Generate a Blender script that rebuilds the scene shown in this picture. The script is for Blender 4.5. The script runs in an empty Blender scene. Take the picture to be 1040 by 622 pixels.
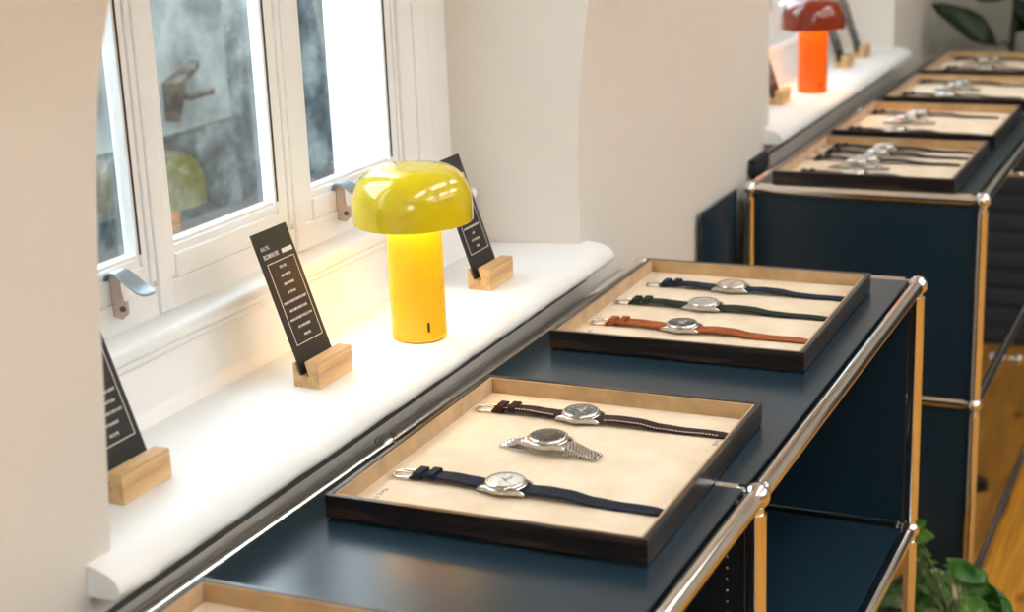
import bpy, bmesh, math, random
from mathutils import Vector, Matrix, noise
C = bpy.context.scene.collection
S = 0.001  # all builders below take millimetres

# ------------------------------------------------------------------ camera
cam_d = bpy.data.cameras.new('camera'); cam = bpy.data.objects.new('camera', cam_d); C.objects.link(cam)
YAW, PITCH, ROLL = 0.441668, 0.280792, -0.041313
cy, sy, cp, sp = math.cos(YAW), math.sin(YAW), math.cos(PITCH), math.sin(PITCH)
fwd = Vector((-sy*cp, cy*cp, -sp)); rt = Vector((cy, sy, 0)); up = rt.cross(fwd)
r2 = math.cos(ROLL)*rt + math.sin(ROLL)*up; u2 = -math.sin(ROLL)*rt + math.cos(ROLL)*up
M = Matrix((r2, u2, -fwd)).transposed().to_4x4()
M.translation = Vector((383.275, -1315.35, 580.574))*S
cam.matrix_world = M
cam_d.sensor_fit = 'HORIZONTAL'; cam_d.sensor_width = 36; cam_d.lens = 1625.32/1040*36
cam_d.clip_start = 0.05; cam_d.clip_end = 60
cam_d.dof.use_dof = True; cam_d.dof.focus_distance = 1.70; cam_d.dof.aperture_fstop = 5.6
bpy.context.scene.camera = cam

# ------------------------------------------------------------------ world, lights, exposure
SC = bpy.context.scene
SC.view_settings.view_transform = 'Standard'; SC.view_settings.look = 'None'
SC.view_settings.gamma = 1; SC.view_settings.use_curve_mapping = False
SC.view_settings.exposure = 0.0
w = bpy.data.worlds.new('sky'); SC.world = w; w.use_nodes = True
wb = w.node_tree.nodes['Background']
wb.inputs[0].default_value = (0.84, 0.92, 1.0, 1); wb.inputs[1].default_value = 9.5

def area(name, loc, size, power, col, direction, sizey=None):
    d = bpy.data.lights.new(name, 'AREA'); d.energy = power; d.color = col
    d.shape = 'RECTANGLE'; d.size = size*S; d.size_y = (sizey or size)*S
    o = bpy.data.objects.new(name, d); C.objects.link(o); o.location = Vector(loc)*S
    o.rotation_euler = Vector(direction).to_track_quat('-Z', 'Y').to_euler()
    return o
# ceiling light strips of the shop (their housings are built with the ceiling)
STRIPS = [(700, -900), (700, 500), (700, 1900), (2100, -900), (2100, 500), (2100, 1900), (3700, -900), (3700, 500), (3700, 1900)]
for i, (x, y) in enumerate(STRIPS):
    warm = (.88, 0.95, 1.0)
    area('ceiling_strip_lamp', (x, y, 1408), 70, 3.4 if x < 1000 else 8.5, warm, (0, 0, -1), 1000)
    area('ceiling_fill_uplight', (x, y, 1452), 70, 12.0, warm, (0, 0, 1), 1000)  # added upward fill that brightens the ceiling and softens the room

# ------------------------------------------------------------------ materials
MATS = {}
def mat(name, col, rough=0.5, metal=0.0, **k):
    if name in MATS: return MATS[name]
    m = bpy.data.materials.new(name); m.use_nodes = True
    b = m.node_tree.nodes['Principled BSDF']
    b.inputs['Base Color'].default_value = (*col, 1); b.inputs['Roughness'].default_value = rough
    b.inputs['Metallic'].default_value = metal
    for a, v in k.items():
        b.inputs[a.replace('_', ' ')].default_value = v
    MATS[name] = m; return m
def nodes(m): return m.node_tree.nodes, m.node_tree.links, m.node_tree.nodes['Principled BSDF']
def vary(m, stops, scale=(1, 1, 1), nscale=5, detail=6, rough=0.6, distort=0, bump=0, bumpscale=None, rot=(0,0,0)):
    """object-space noise through a colour ramp, optional bump"""
    n, l, b = nodes(m)
    tc = n.new('ShaderNodeTexCoord'); mp = n.new('ShaderNodeMapping'); mp.inputs['Scale'].default_value = scale
    mp.inputs['Rotation'].default_value = rot
    no = n.new('ShaderNodeTexNoise'); no.inputs['Scale'].default_value = nscale; no.inputs['Detail'].default_value = detail
    no.inputs['Roughness'].default_value = rough; no.inputs['Distortion'].default_value = distort
    cr = n.new('ShaderNodeValToRGB')
    l.new(tc.outputs['Object'], mp.inputs[0]); l.new(mp.outputs[0], no.inputs['Vector']); l.new(no.outputs[0], cr.inputs[0])
    e = cr.color_ramp.elements
    e[0].position, e[0].color = stops[0][0], (*stops[0][1], 1); e[1].position, e[1].color = stops[-1][0], (*stops[-1][1], 1)
    for p, c in stops[1:-1]:
        q = e.new(p); q.color = (*c, 1)
    l.new(cr.outputs[0], b.inputs['Base Color'])
    if bump:
        n2 = no
        if bumpscale:
            n2 = n.new('ShaderNodeTexNoise'); n2.inputs['Scale'].default_value = bumpscale; n2.inputs['Detail'].default_value = 3
            l.new(tc.outputs['Object'], n2.inputs['Vector'])
        bp = n.new('ShaderNodeBump'); bp.inputs['Strength'].default_value = bump; bp.inputs['Distance'].default_value = 0.002
        l.new(n2.outputs[0], bp.inputs['Height']); l.new(bp.outputs[0], b.inputs['Normal'])
    return m

plaster = vary(mat('painted_plaster', (.75, .68, .58), .75), [(.35, (.70, .655, .585)), (.65, (.725, .68, .61))], nscale=3, bump=.25, bumpscale=60)
white = vary(mat('white_gloss_paint', (.86, .85, .82), .35), [(.3, (.84, .845, .83)), (.7, (.88, .885, .875))], nscale=8, bump=.15, bumpscale=45)
sillm = vary(mat('sill_paint', (.87, .86, .83), .4), [(.3, (.84, .845, .83)), (.7, (.88, .885, .875))], nscale=10, bump=.5, bumpscale=28)
extw = mat('exterior_white_render', (.85, .88, .9), .8)
gapm = mat('dark_gap', (.07, .065, .058), .9)
concrete = vary(mat('stained_concrete', (.3, .35, .36), .9),
    [(.36, (.014, .020, .024)), (.46, (.075, .095, .105)), (.54, (.19, .225, .235)), (.66, (.40, .44, .44))], nscale=7.5, detail=12, rough=.72, distort=.15, bump=.4, bumpscale=30)
chrome = mat('polished_chrome', (.82, .81, .79), .12, 1.0)
steel = mat('brushed_steel', (.50, .485, .455), .26, 1.0)
steel_p = mat('polished_watch_steel', (.62, .61, .59), .13, 1.0)
rose = mat('warm_polished_steel', (.85, .70, .55), .12, 1.0)
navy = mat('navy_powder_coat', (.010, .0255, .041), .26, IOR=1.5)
navyd = mat('navy_gloss_door', (.012, .018, .026), .06)
navyd.node_tree.nodes['Principled BSDF'].inputs['IOR'].default_value = 1.7
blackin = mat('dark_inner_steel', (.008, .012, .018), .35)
ebony = vary(mat('macassar_ebony', (.03, .02, .017), .28), [(.36, (.006, .005, .0055)), (.53, (.010, .0075, .007)), (.6, (.062, .035, .024)), (.68, (.009, .0065, .006))],
    scale=(2.2, 2.2, 60), nscale=4, detail=4, distort=.5)
suede = vary(mat('tan_suede', (.52, .34, .17), .9, Sheen_Weight=.3), [(.35, (.37, .225, .098)), (.62, (.50, .315, .145))], nscale=22, detail=7, distort=.8, bump=.3, bumpscale=900)
pad = vary(mat('cream_suede', (.75, .6, .43), .9, Sheen_Weight=.2), [(.33, (.70, .54, .37)), (.6, (.80, .655, .475))], nscale=16, detail=7, distort=.6, bump=.25, bumpscale=900)
emboss = mat('debossed_marks', (.12, .08, .05), .9)
oak = vary(mat('oak', (.6, .38, .17), .5), [(.3, (.42, .235, .095)), (.5, (.58, .36, .16)), (.7, (.68, .455, .225))], scale=(14, 1.2, 14), nscale=8, detail=5, distort=.3)
cardm = mat('black_card', (.014, .0135, .0135), .42)
ink = mat('white_ink', (.80, .76, .70), .6)
yellow = mat('yellow_lacquer', (.64, .49, .008), .12, Coat_Weight=.6, Coat_Roughness=.04)
yellow_s = mat('yellow_stem', (.86, .50, .010), .25)
redl = mat('brick_red_lacquer', (.20, .022, .006), .12, Coat_Weight=.6, Coat_Roughness=.04)
orange_s = mat('orange_stem', (.78, .12, .004), .25)
usb = mat('black_rubber', (.01, .01, .01), .6)
def emit(name, col, s):
    m = bpy.data.materials.new(name); m.use_nodes = True; n, l, b = nodes(m)
    b.inputs['Base Color'].default_value = (.8, .8, .8, 1)
    b.inputs['Emission Color'].default_value = (*col, 1); b.inputs['Emission Strength'].default_value = s; return m
glow = emit('lamp_diffuser', (1.0, .66, .30), 17)
glow2 = emit('lamp_diffuser_red', (1.0, .50, .20), 24)
striplit = emit('lit_strip', (1, .85, .68), 4)
# clear sheets: transparent with a Schlick reflection that is the same from both faces
def clear_sheet(name, tint, r0, rough):
    m = bpy.data.materials.new(name); m.use_nodes = True
    n, l = m.node_tree.nodes, m.node_tree.links; n.clear()
    o = n.new('ShaderNodeOutputMaterial'); mx = n.new('ShaderNodeMixShader'); tr = n.new('ShaderNodeBsdfTransparent'); gl = n.new('ShaderNodeBsdfGlossy')
    tr.inputs[0].default_value = (*tint, 1); gl.inputs['Roughness'].default_value = rough
    g = n.new('ShaderNodeNewGeometry'); d = n.new('ShaderNodeVectorMath'); d.operation = 'DOT_PRODUCT'
    l.new(g.outputs['Incoming'], d.inputs[0]); l.new(g.outputs['Normal'], d.inputs[1])
    def mth(op, a, b=None):
        q = n.new('ShaderNodeMath'); q.operation = op
        for k, v in enumerate((a, b)):
            if v is None: continue
            if isinstance(v, (int, float)): q.inputs[k].default_value = v
            else: l.new(v, q.inputs[k])
        return q.outputs[0]
    c = mth('ABSOLUTE', d.outputs['Value']); k = mth('SUBTRACT', 1.0, c); k = mth('POWER', k, 5.0)
    k = mth('MULTIPLY', k, 1-r0); k = mth('ADD', k, r0)
    l.new(k, mx.inputs[0]); l.new(tr.outputs[0], mx.inputs[1]); l.new(gl.outputs[0], mx.inputs[2]); l.new(mx.outputs[0], o.inputs[0])
    return m
glass = clear_sheet('window_glass', (.93, .97, .975), .12, .012)
crystal = clear_sheet('watch_crystal', (1, 1, 1), .04, .02)

# floor boards: planks along y, each with its own tone, knots
floorm = mat('pine_boards', (.55, .25, .06), .5, Specular_IOR_Level=.25)
n, l, b = nodes(floorm)
tc = n.new('ShaderNodeTexCoord'); mp = n.new('ShaderNodeMapping'); mp.inputs['Rotation'].default_value = (0, 0, math.pi/2)
br = n.new('ShaderNodeTexBrick'); br.inputs['Scale'].default_value = 1; br.inputs['Brick Width'].default_value = 2.6; br.inputs['Row Height'].default_value = .19
br.inputs['Mortar Size'].default_value = .0025; br.inputs['Color1'].default_value = (.54, .235, .022, 1); br.inputs['Color2'].default_value = (.64, .30, .034, 1)
br.inputs['Mortar'].default_value = (.06, .03, .012, 1); br.offset = .37
l.new(tc.outputs['Object'], mp.inputs[0]); l.new(mp.outputs[0], br.inputs['Vector'])
m2 = n.new('ShaderNodeMapping'); m2.inputs['Scale'].default_value = (18, 1.1, 1); l.new(tc.outputs['Object'], m2.inputs[0])
gn = n.new('ShaderNodeTexNoise'); gn.inputs['Scale'].default_value = 3; gn.inputs['Detail'].default_value = 8; gn.inputs['Distortion'].default_value = 1.2; l.new(m2.outputs[0], gn.inputs['Vector'])
cr = n.new('ShaderNodeValToRGB'); cr.color_ramp.elements[0].position = .3; cr.color_ramp.elements[0].color = (.55, .5, .42, 1); cr.color_ramp.elements[1].position = .65; cr.color_ramp.elements[1].color = (1, 1, 1, 1)
l.new(gn.outputs[0], cr.inputs[0])
m3 = n.new('ShaderNodeMapping'); m3.inputs['Scale'].default_value = (9, 4.5, 1); l.new(tc.outputs['Object'], m3.inputs[0])
vo = n.new('ShaderNodeTexVoronoi'); vo.inputs['Scale'].default_value = 1.1; l.new(m3.outputs[0], vo.inputs['Vector'])
kr = n.new('ShaderNodeValToRGB'); kr.color_ramp.elements[0].position = .05; kr.color_ramp.elements[0].color = (.30, .2, .14, 1); kr.color_ramp.elements[1].position = .16; kr.color_ramp.elements[1].color = (1, 1, 1, 1)
l.new(vo.outputs['Distance'], kr.inputs[0])
x1 = n.new('ShaderNodeMixRGB'); x1.blend_type = 'MULTIPLY'; x1.inputs[0].default_value = 1; l.new(br.outputs[0], x1.inputs[1]); l.new(cr.outputs[0], x1.inputs[2])
x2 = n.new('ShaderNodeMixRGB'); x2.blend_type = 'MULTIPLY'; x2.inputs[0].default_value = 1; l.new(x1.outputs[0], x2.inputs[1]); l.new(kr.outputs[0], x2.inputs[2])
l.new(x2.outputs[0], b.inputs['Base Color'])
leafm = vary(mat('pothos_leaf', (.06, .2, .03), .35), [(.3, (.03, .12, .018)), (.5, (.07, .25, .03)), (.66, (.24, .45, .07))], nscale=14, detail=2)
leafv = vary(mat('variegated_leaf', (.3, .4, .1), .35), [(.38, (.04, .16, .025)), (.5, (.14, .33, .05)), (.56, (.85, .74, .42))], nscale=11, detail=3, distort=1.0)
leafd = vary(mat('dark_leaf', (.01, .04, .008), .4), [(.3, (.006, .022, .006)), (.7, (.02, .055, .014))], nscale=9)
stemm = mat('plant_stem', (.10, .14, .04), .6); barkm = mat('dark_trunk', (.035, .03, .02), .8)
potm = vary(mat('dark_pot', (.05, .035, .025), .6), [(.4, (.045, .032, .022)), (.6, (.07, .045, .03))], nscale=20); soilm = mat('soil', (.03, .02, .012), .95)

# ------------------------------------------------------------------ mesh helpers
def obj(name, bm, m=None, parent=None, smooth=False, auto=None):
    me = bpy.data.meshes.new(name)
    bmesh.ops.recalc_face_normals(bm, faces=bm.faces)
    bmesh.ops.scale(bm, vec=(S, S, S), verts=bm.verts)
    bm.to_mesh(me); bm.free()
    ms = m if isinstance(m, (list, tuple)) else [m]
    for q in ms: me.materials.append(q)
    if smooth:
        for p in me.polygons: p.use_smooth = True
        if auto is not None: me.set_sharp_from_angle(angle=math.radians(auto))
    o = bpy.data.objects.new(name, me); C.objects.link(o)
    if smooth and auto == 30:      # bevelled boards: keep the broad faces truly flat
        wn = o.modifiers.new('flat_faces', 'WEIGHTED_NORMAL'); wn.mode = 'FACE_AREA'; wn.weight = 100; wn.keep_sharp = True
    if parent is not None: o.parent = parent
    return o
def thing(name, label=None, cat=None, loc=(0, 0, 0), rz=0, group=None, kind=None):
    o = bpy.data.objects.new(name, None); C.objects.link(o); o.empty_display_size = .02
    o.location = Vector(loc)*S; o.rotation_euler = (0, 0, rz)
    return tag(o, label, cat, group, kind)
def tag(o, label=None, cat=None, group=None, kind=None):
    if label: o['label'] = label
    if cat: o['category'] = cat
    if group: o['group'] = group
    if kind: o['kind'] = kind
    return o
def B(): return bmesh.new()
def box(bm, x0, x1, y0, y1, z0, z1, bev=0, seg=2):
    r = bmesh.ops.create_cube(bm, size=1); vs = r['verts']
    for v in vs: v.co = Vector(((x0+x1)/2+v.co.x*(x1-x0), (y0+y1)/2+v.co.y*(y1-y0), (z0+z1)/2+v.co.z*(z1-z0)))
    if bev:
        es = {e for v in vs for e in v.link_edges}
        bmesh.ops.bevel(bm, geom=list(es), offset=bev, segments=seg, affect='EDGES', profile=.5)
    return bm
def tube(bm, p, q, r, seg=24, r2=None, caps=True):
    p, q = Vector(p), Vector(q); d = q-p
    mt = Matrix.Translation((p+q)/2) @ d.to_track_quat('Z', 'Y').to_matrix().to_4x4()
    bmesh.ops.create_cone(bm, cap_ends=caps, segments=seg, radius1=r, radius2=r if r2 is None else r2, depth=d.length, matrix=mt); return bm
def sphere(bm, c, r, u=24, v=16, sc=(1, 1, 1)):
    bmesh.ops.create_uvsphere(bm, u_segments=u, v_segments=v, radius=r, matrix=Matrix.Translation(c) @ Matrix.Diagonal((*sc, 1))); return bm
def lathe(bm, prof, seg=64, c=(0, 0, 0), close=False):
    rings = []
    for r, z in prof:
        if r < 1e-6: rings.append([bm.verts.new((c[0], c[1], c[2]+z))])
        else: rings.append([bm.verts.new((c[0]+r*math.cos(2*math.pi*i/seg), c[1]+r*math.sin(2*math.pi*i/seg), c[2]+z)) for i in range(seg)])
    prs = list(zip(rings, rings[1:]))
    if close: prs.append((rings[-1], rings[0]))
    for a, b2 in prs:
        for i in range(seg):
            j = (i+1) % seg
            if len(a) == 1 and len(b2) == 1: continue
            if len(a) == 1: bm.faces.new((a[0], b2[i], b2[j]))
            elif len(b2) == 1: bm.faces.new((a[i], a[j], b2[0]))
            else: bm.faces.new((a[i], a[j], b2[j], b2[i]))
    return bm
def loft(bm, secs, caps=True, closed=True):
    rs = [[bm.verts.new(p) for p in s] for s in secs]; n = len(rs[0])
    for a, b2 in zip(rs, rs[1:]):
        for i in range(n if closed else n-1):
            j = (i+1) % n
            bm.faces.new((a[i], a[j], b2[j], b2[i]))
    if caps: bm.faces.new(rs[0]); bm.faces.new(rs[-1][::-1])
    return bm
def path_tube(bm, pts, r, seg=10, r_end=None):
    pts = [Vector(p) for p in pts]; secs = []
    for i, p in enumerate(pts):
        t = (pts[min(i+1, len(pts)-1)]-pts[max(i-1, 0)]).normalized()
        a = t.orthogonal().normalized() if abs(t.z) > .9 else t.cross(Vector((0, 0, 1))).normalized(); b2 = t.cross(a)
        rr = r if r_end is None else r+(r_end-r)*i/(len(pts)-1)
        secs.append([p+a*rr*math.cos(2*math.pi*k/seg)+b2*rr*math.sin(2*math.pi*k/seg) for k in range(seg)])
    return loft(bm, secs)
def text_mesh(bm, body, size, place, align='CENTER', sx=1.0, thick=.12, bold=0.0):
    """text laid by place(u, v, w) -> point; size in mm"""
    cu = bpy.data.curves.new('lettering', 'FONT'); cu.body = body; cu.size = size; cu.align_x = align; cu.align_y = 'CENTER'
    cu.extrude = thick; cu.offset = bold
    cu.resolution_u = 3
    o = bpy.data.objects.new('lettering', cu); C.objects.link(o)
    dg = bpy.context.evaluated_depsgraph_get(); dg.update(); ev = o.evaluated_get(dg)
    me = ev.to_mesh(); off = len(bm.verts); vs = [bm.verts.new(place(v.co.x*sx, v.co.y, v.co.z)) for v in me.vertices]
    for p in me.polygons:
        try: bm.faces.new([vs[i] for i in p.vertices])
        except ValueError: pass
    ev.to_mesh_clear(); bpy.data.objects.remove(o); bpy.data.curves.remove(cu)

# ------------------------------------------------------------------ wall with two splayed openings
FLOOR = -732
def lerp(a, b2, t): return a+(b2-a)*t
def wall_x(y, z):
    ks = [(-2200, -400), (-412, -403), (601, -419), (1533, -425), (2640, -428), (4000, -430)]
    x = ks[0][1]
    for (a, xa), (b2, xb) in zip(ks, ks[1:]):
        if a <= y <= b2: x = lerp(xa, xb, (y-a)/(b2-a))
    nz = [(0, 0), (55, 3), (114, 9), (195, 16), (272, 22), (347, 30), (405, 38), (447, 48), (488, 61), (560, 90), (700, 165), (900, 320), (1200, 620)]
    fz = [(0, 0), (195, 1), (260, 5), (324, 12), (386, 22), (470, 45), (560, 80), (700, 155), (900, 310), (1200, 610)]
    def ev(t):
        if z <= 0: return 0
        for (a, xa), (b2, xb) in zip(t, t[1:]):
            if a <= z <= b2: return lerp(xa, xb, (z-a)/(b2-a))
        return t[-1][1]
    cn, cf = ev(nz), ev(fz)
    if y <= -412: k = cn
    elif y <= 601: k = lerp(cn, cf, (y+412)/1013)
    elif y <= 1533: k = lerp(cf, 0 if z < 400 else cf*.6, (y-601)/932)
    else: k = 0 if z < 400 else cf*.6
    return x+k
ZS = [FLOOR-20, -300, 0, 55, 114, 195, 240, 272, 310, 347, 386, 405, 430, 447, 470, 488, 520, 560, 620, 700, 800, 900, 1050, 1200]
def pier(bm, y0, y1, jn, jf):
    """jn / jf: True when there is an opening on the near / far side"""
    secs = []
    for z in ZS:
        ys = [y0+(y1-y0)*i/8 for i in range(9)]
        s = [(wall_x(y, z), y, z) for y in ys]
        if jf: s += [(-590, y1+43, z), (-612, y1+43, z), (-612, y1+173, z), (-650, y1+184, z), (-720, y1+114, z)]
        else: s += [(-720, y1, z)]
        if jn: s += [(-720, y0-114, z), (-650, y0-184, z), (-612, y0-173, z), (-612, y0-43, z), (-590, y0-43, z)]
        else: s += [(-720, y0, z)]
        secs.append(s)
    loft(bm, secs)
bm = B()
pier(bm, -2200, -412, False, True)
pier(bm, 601, 1533, True, True)
pier(bm, 2640, 3300, True, False)
for (a, b2) in ((-412, 601), (1533, 2640)):
    # masonry under the sill
    secs = []
    for z in (FLOOR-20, -300, 36): secs.append([(wall_x(a, 0), a, z), (wall_x(b2, 0), b2, z), (-720, b2, z), (-720, a, z)])
    loft(bm, secs)
    box(bm, -720, -560, a+20, b2-30, 29, 126)
    # head of the opening
    secs = []
    for z in (930, 1050, 1200): secs.append([(wall_x(a, z), a, z), (wall_x(b2, z), b2, z), (-720, b2, z), (-720, a, z)])
    loft(bm, secs)
tag(obj('wall_left', bm, plaster, smooth=True, auto=35), 'cream painted brick-thick wall with two deep window openings', None, kind='structure')
def st(name, bm, m, **k):
    o = obj(name, bm, m, **k); o['kind'] = 'structure'; return o
st('floor', box(B(), -720, 5700, -3600, 3500, FLOOR-30, FLOOR), floorm)
st('ceiling', box(B(), -740, 5700, -3600, 3500, 1600, 1640), mat('ceiling_paint', (.78, .76, .72), .8))
bm = B(); box(bm, -740, 5700, 3180, 3280, FLOOR, 1640)
st('wall_far', bm, vary(mat('far_plaster', (.42, .40, .34), .85), [(.3, (.40, .385, .33)), (.7, (.46, .44, .38))], nscale=2))
st('wall_right', box(B(), 5600, 5700, -3600, 3280, FLOOR, 1640), mat('right_plaster', (.46, .42, .36), .85))
bm = B(); box(bm, -740, 900, -3700, -3600, FLOOR, 1640); box(bm, 1800, 5700, -3700, -3600, FLOOR, 1640); box(bm, 900, 1800, -3700, -3600, FLOOR, 300); box(bm, 900, 1800, -3700, -3600, 1200, 1640)
st('wall_near', bm, MATS['right_plaster'])
st('trim_added_panelling', box(B(), 5570, 5600, -3600, 3180, FLOOR, 350), vary(mat('oiled_pine', (.55, .26, .06), .5), [(.35, (.46, .20, .035)), (.65, (.64, .31, .06))], scale=(6, 6, .8), nscale=4))  # unseen panelling, added so the chrome reflects gold
bm = B()
for k in range(4): box(bm, 900+k*286, 942+k*286, -3690, -3620, 300, 1200)
for z in (300, 730, 1158): box(bm, 900, 1800, -3690, -3620, z, z+42)
st('window_3', bm, white)  # unseen window behind the camera, added and sized for its light
bm = B(); box(bm, -740, -300, -3600, 3280, 1150, 1640); st('trim_vault', bm, plaster)

# sills: thick painted board, rounded and lumpy front edge
def window_sill(y0, y1, parent):
    bm = B(); secs = []; n = 70
    for i in range(n+1):
        y = y0+(y1-y0)*i/n
        fx = lerp(-366, -375, (y+440)/1060) if y0 < 1000 else -384
        wob = (noise.noise(Vector((0, y*.02, 3)))*1.3+noise.noise(Vector((0, y*.07, 9)))*.9)
        prof = []
        endf = min(1, (i+.35)/1.6, (n-i+.35)/1.6) ** .5
        pts = [(-546, 33), (-546, 66), (-500, 65.5), (-440, 65), (-405, 64), (-393, 63), (-383, 60.5), (-375, 57), (-370, 52.5), (-367.5, 47), (-367.5, 43), (-369.5, 40), (-373, 38), (-384, 37), (-410, 37)]
        for k, (px, pz) in enumerate(pts):
            wx = wob if 5 <= k <= 12 else 0; wz = noise.noise(Vector((px*.03, y*.03, 5)))*1.1 if k in (9, 10, 11, 12, 13) else 0
            X = px+366+fx+wx if px > -470 else px
            if k >= 5 and k <= 12: X -= (1-endf)*5
            prof.append((X, y, pz+wz))
        secs.append(prof)
    loft(bm, secs)
    return obj('window_sill', bm, sillm, parent, smooth=True, auto=50)
def sill_cut(y0, y1, a, b2, parent):  # horns beyond the opening only project in front of the wall face
    return window_sill(y0, y1, parent)

def catch(y, parent, z0=0):
    """casement fastener: upright plate standing out from the frame, curved thumb lever over it"""
    bm = B(); pts = [(-589.5, 164), (-577, 161), (-570, 167), (-570, 179), (-575, 180), (-577, 188), (-577, 200), (-583, 205), (-588, 203)]
    loft(bm, [[(a, y-1.5, z+z0) for a, z in pts], [(a, y+1.5, z+z0) for a, z in pts]])
    box(bm, -591, -588, y-7, y+7, 166+z0, 196+z0, 1)
    p = obj('window_catch', bm, mat('worn_steel_plate', (.58, .47, .40), .4, .6), parent, smooth=True, auto=40)
    bm = B(); secs = []
    pts = [(-590.5, 192), (-590, 199), (-587.5, 204.5), (-583, 208), (-577, 208.5), (-571, 206), (-564, 201), (-556, 195.5), (-549, 191.5), (-543, 189.5), (-540, 189.3)]
    for i, (x, z) in enumerate(pts):
        a = pts[max(0, i-1)]; c = pts[min(len(pts)-1, i+1)]
        t = Vector((c[0]-a[0], 0, c[1]-a[1])).normalized(); nn = Vector((-t.z, 0, t.x))
        w2 = (4, 6, 8, 9.3, 10, 10.8, 11.3, 11.5, 11, 9.0, 5.0)[i]
        q = Vector((x, y, z+z0))
        secs.append([q+Vector((0, -w2, 0))+nn*.9, q+Vector((0, w2, 0))+nn*.9, q+Vector((0, w2, 0))-nn*.9, q+Vector((0, -w2, 0))-nn*.9])
    loft(bm, secs)
    tag(obj('lever', bm, mat('blued_steel', (.36, .42, .48), .3, .8), p, smooth=True, auto=40), 'blue-grey curved steel lever')
    bm = B(); tube(bm, (-574.5, y-1.4, 172+z0), (-574.5, y-3.6, 172+z0), 2.8, 16); box(bm, -577, -572, y-3.9, y-3.5, 171.5+z0, 172.5+z0)
    obj('screw', bm, mat('dark_screw', (.12, .11, .10), .4, .8), p, smooth=True, auto=40)

def build_window(idx, a, b2, lights, label):
    """a,b2: opening at the wall face.  lights: list of (y0,y1) pane openings at the sash face"""
    W = thing('window_%d' % idx, label, None, (0, 0, 0), kind='structure')
    FX, TOP = -590, 905
    y0, y1 = a+95, b2-95
    # frame: head, jamb posts between the lights, bottom rail
    bm = B()
    edges = [y0] + [v for p in lights for v in p] + [y1]
    for i in range(0, len(edges), 2):
        l0, l1 = edges[i], edges[i+1]
        box(bm, -610, FX, l0, l1, 174, TOP, 2.5)
        mid = (l0+l1)/2
        if i == 0 or i == len(edges)-2:
            s = 1 if i else -1
            m0 = (l0+24) if i else (l1-24)
            box(bm, -604, FX+6, min(m0, m0+s*(l1-l0-24)), max(m0, m0+s*(l1-l0-24)), 146, TOP, 3)
            box(bm, -604, FX+10, min(m0+s*34, m0+s*(l1-l0-24)), max(m0+s*34, m0+s*(l1-l0-24)), 146, TOP, 3)
            box(bm, -604, FX+3, min(m0-s*9, m0-s*3), max(m0-s*9, m0-s*3), 190, TOP, 1.5)
        else:
            box(bm, -604, FX+7, mid-11, mid+11, 146, TOP, 3)
            box(bm, -604, FX+3.5, mid-18, mid+18, 180, TOP, 1.5)
    box(bm, -612, -587, y0-2, y1+2, 128, 174.5, 1.5)
    box(bm, -610, FX, y0, y1, 880, 930, 2)
    obj('frame', bm, white, W, smooth=True, auto=30)
    for (p, q) in lights:
        bm = B()
        # sash: rails with a stepped inner moulding
        box(bm, -607, FX+2.5, p-1, q+1, 174, 199, 2.5)
        box(bm, -607, FX-2, p-1, q+1, 195, 207, 2)
        box(bm, -607, FX-5, p-1, q+1, 203, 211, 1.5)
        box(bm, -607, FX-2, p-1, p+3, 203, 890, 1)
        box(bm, -607, FX-1.5, q-3.5, q+1, 203, 890, 1)
        s = obj('sash', bm, white, W, smooth=True, auto=30)
        bm = B(); box(bm, -603.5, -602.2, p+2, q-2, 206, 892)
        obj('pane', bm, glass, s)
        bm = B(); box(bm, FX-1.5, FX+.3, q-.4, q+.9, 211, 890)
        obj('putty_crack', bm, gapm, s)
    # jamb linings
    bm = B(); box(bm, -612, -583, y1+4, y1+54, 66, TOP+25, 1.5); box(bm, -612, -585, y0-54, y0-4, 66, TOP+25, 1.5)
    obj('jamb_lining', bm, white, W, smooth=True, auto=30)
    bm = B(); box(bm, -604, -587, y1-1, y1+5, 66, TOP, 0)
    obj('shadow_gap', bm, gapm, W)
    bm = B(); loft(bm, [[(wall_x(y, 0)-4, y, 9), (wall_x(y, 0)+1.2, y, 9), (wall_x(y, 0)+1.2, y, 15), (wall_x(y, 0)-4, y, 15)] for y in (a-24, a+300, b2-300, b2+16)])
    obj('under_sill_shade', bm, gapm, W)  # dark strip on the wall face, shade of the sill gap painted in
    # window board with rounded nosing, apron below
    bm = B(); box(bm, -600, -545, y0-20, y1+52, 129, 145.5, 7, 4); box(bm, -600, -550, y0-20, y1+52, 122, 131, 3, 3)
    obj('window_board', bm, white, W, smooth=True, auto=40)
    bm = B(); secs = []
    for y in (y0-20, y1+52):
        secs.append([(-600, y, 60), (-536, y, 60), (-538, y, 66), (-545, y, 71), (-551, y, 80), (-555, y, 125), (-600, y, 126)])
    loft(bm, secs)
    obj('apron', bm, white, W, smooth=True, auto=50)
    return W
W1 = build_window(1, -412, 601, [(-280, -98), (-44, 148), (219, 411)], 'white painted three-light window over the nearer windowsill')
window_sill(-441, 622, W1)
catch(-150, W1); catch(268, W1)
W2 = build_window(2, 1533, 2640, [(1665, 1860), (1925, 2125), (2190, 2450)], 'white painted window over the farther windowsill, behind the red lamp')
window_sill(1492, 2672, W2)

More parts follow.
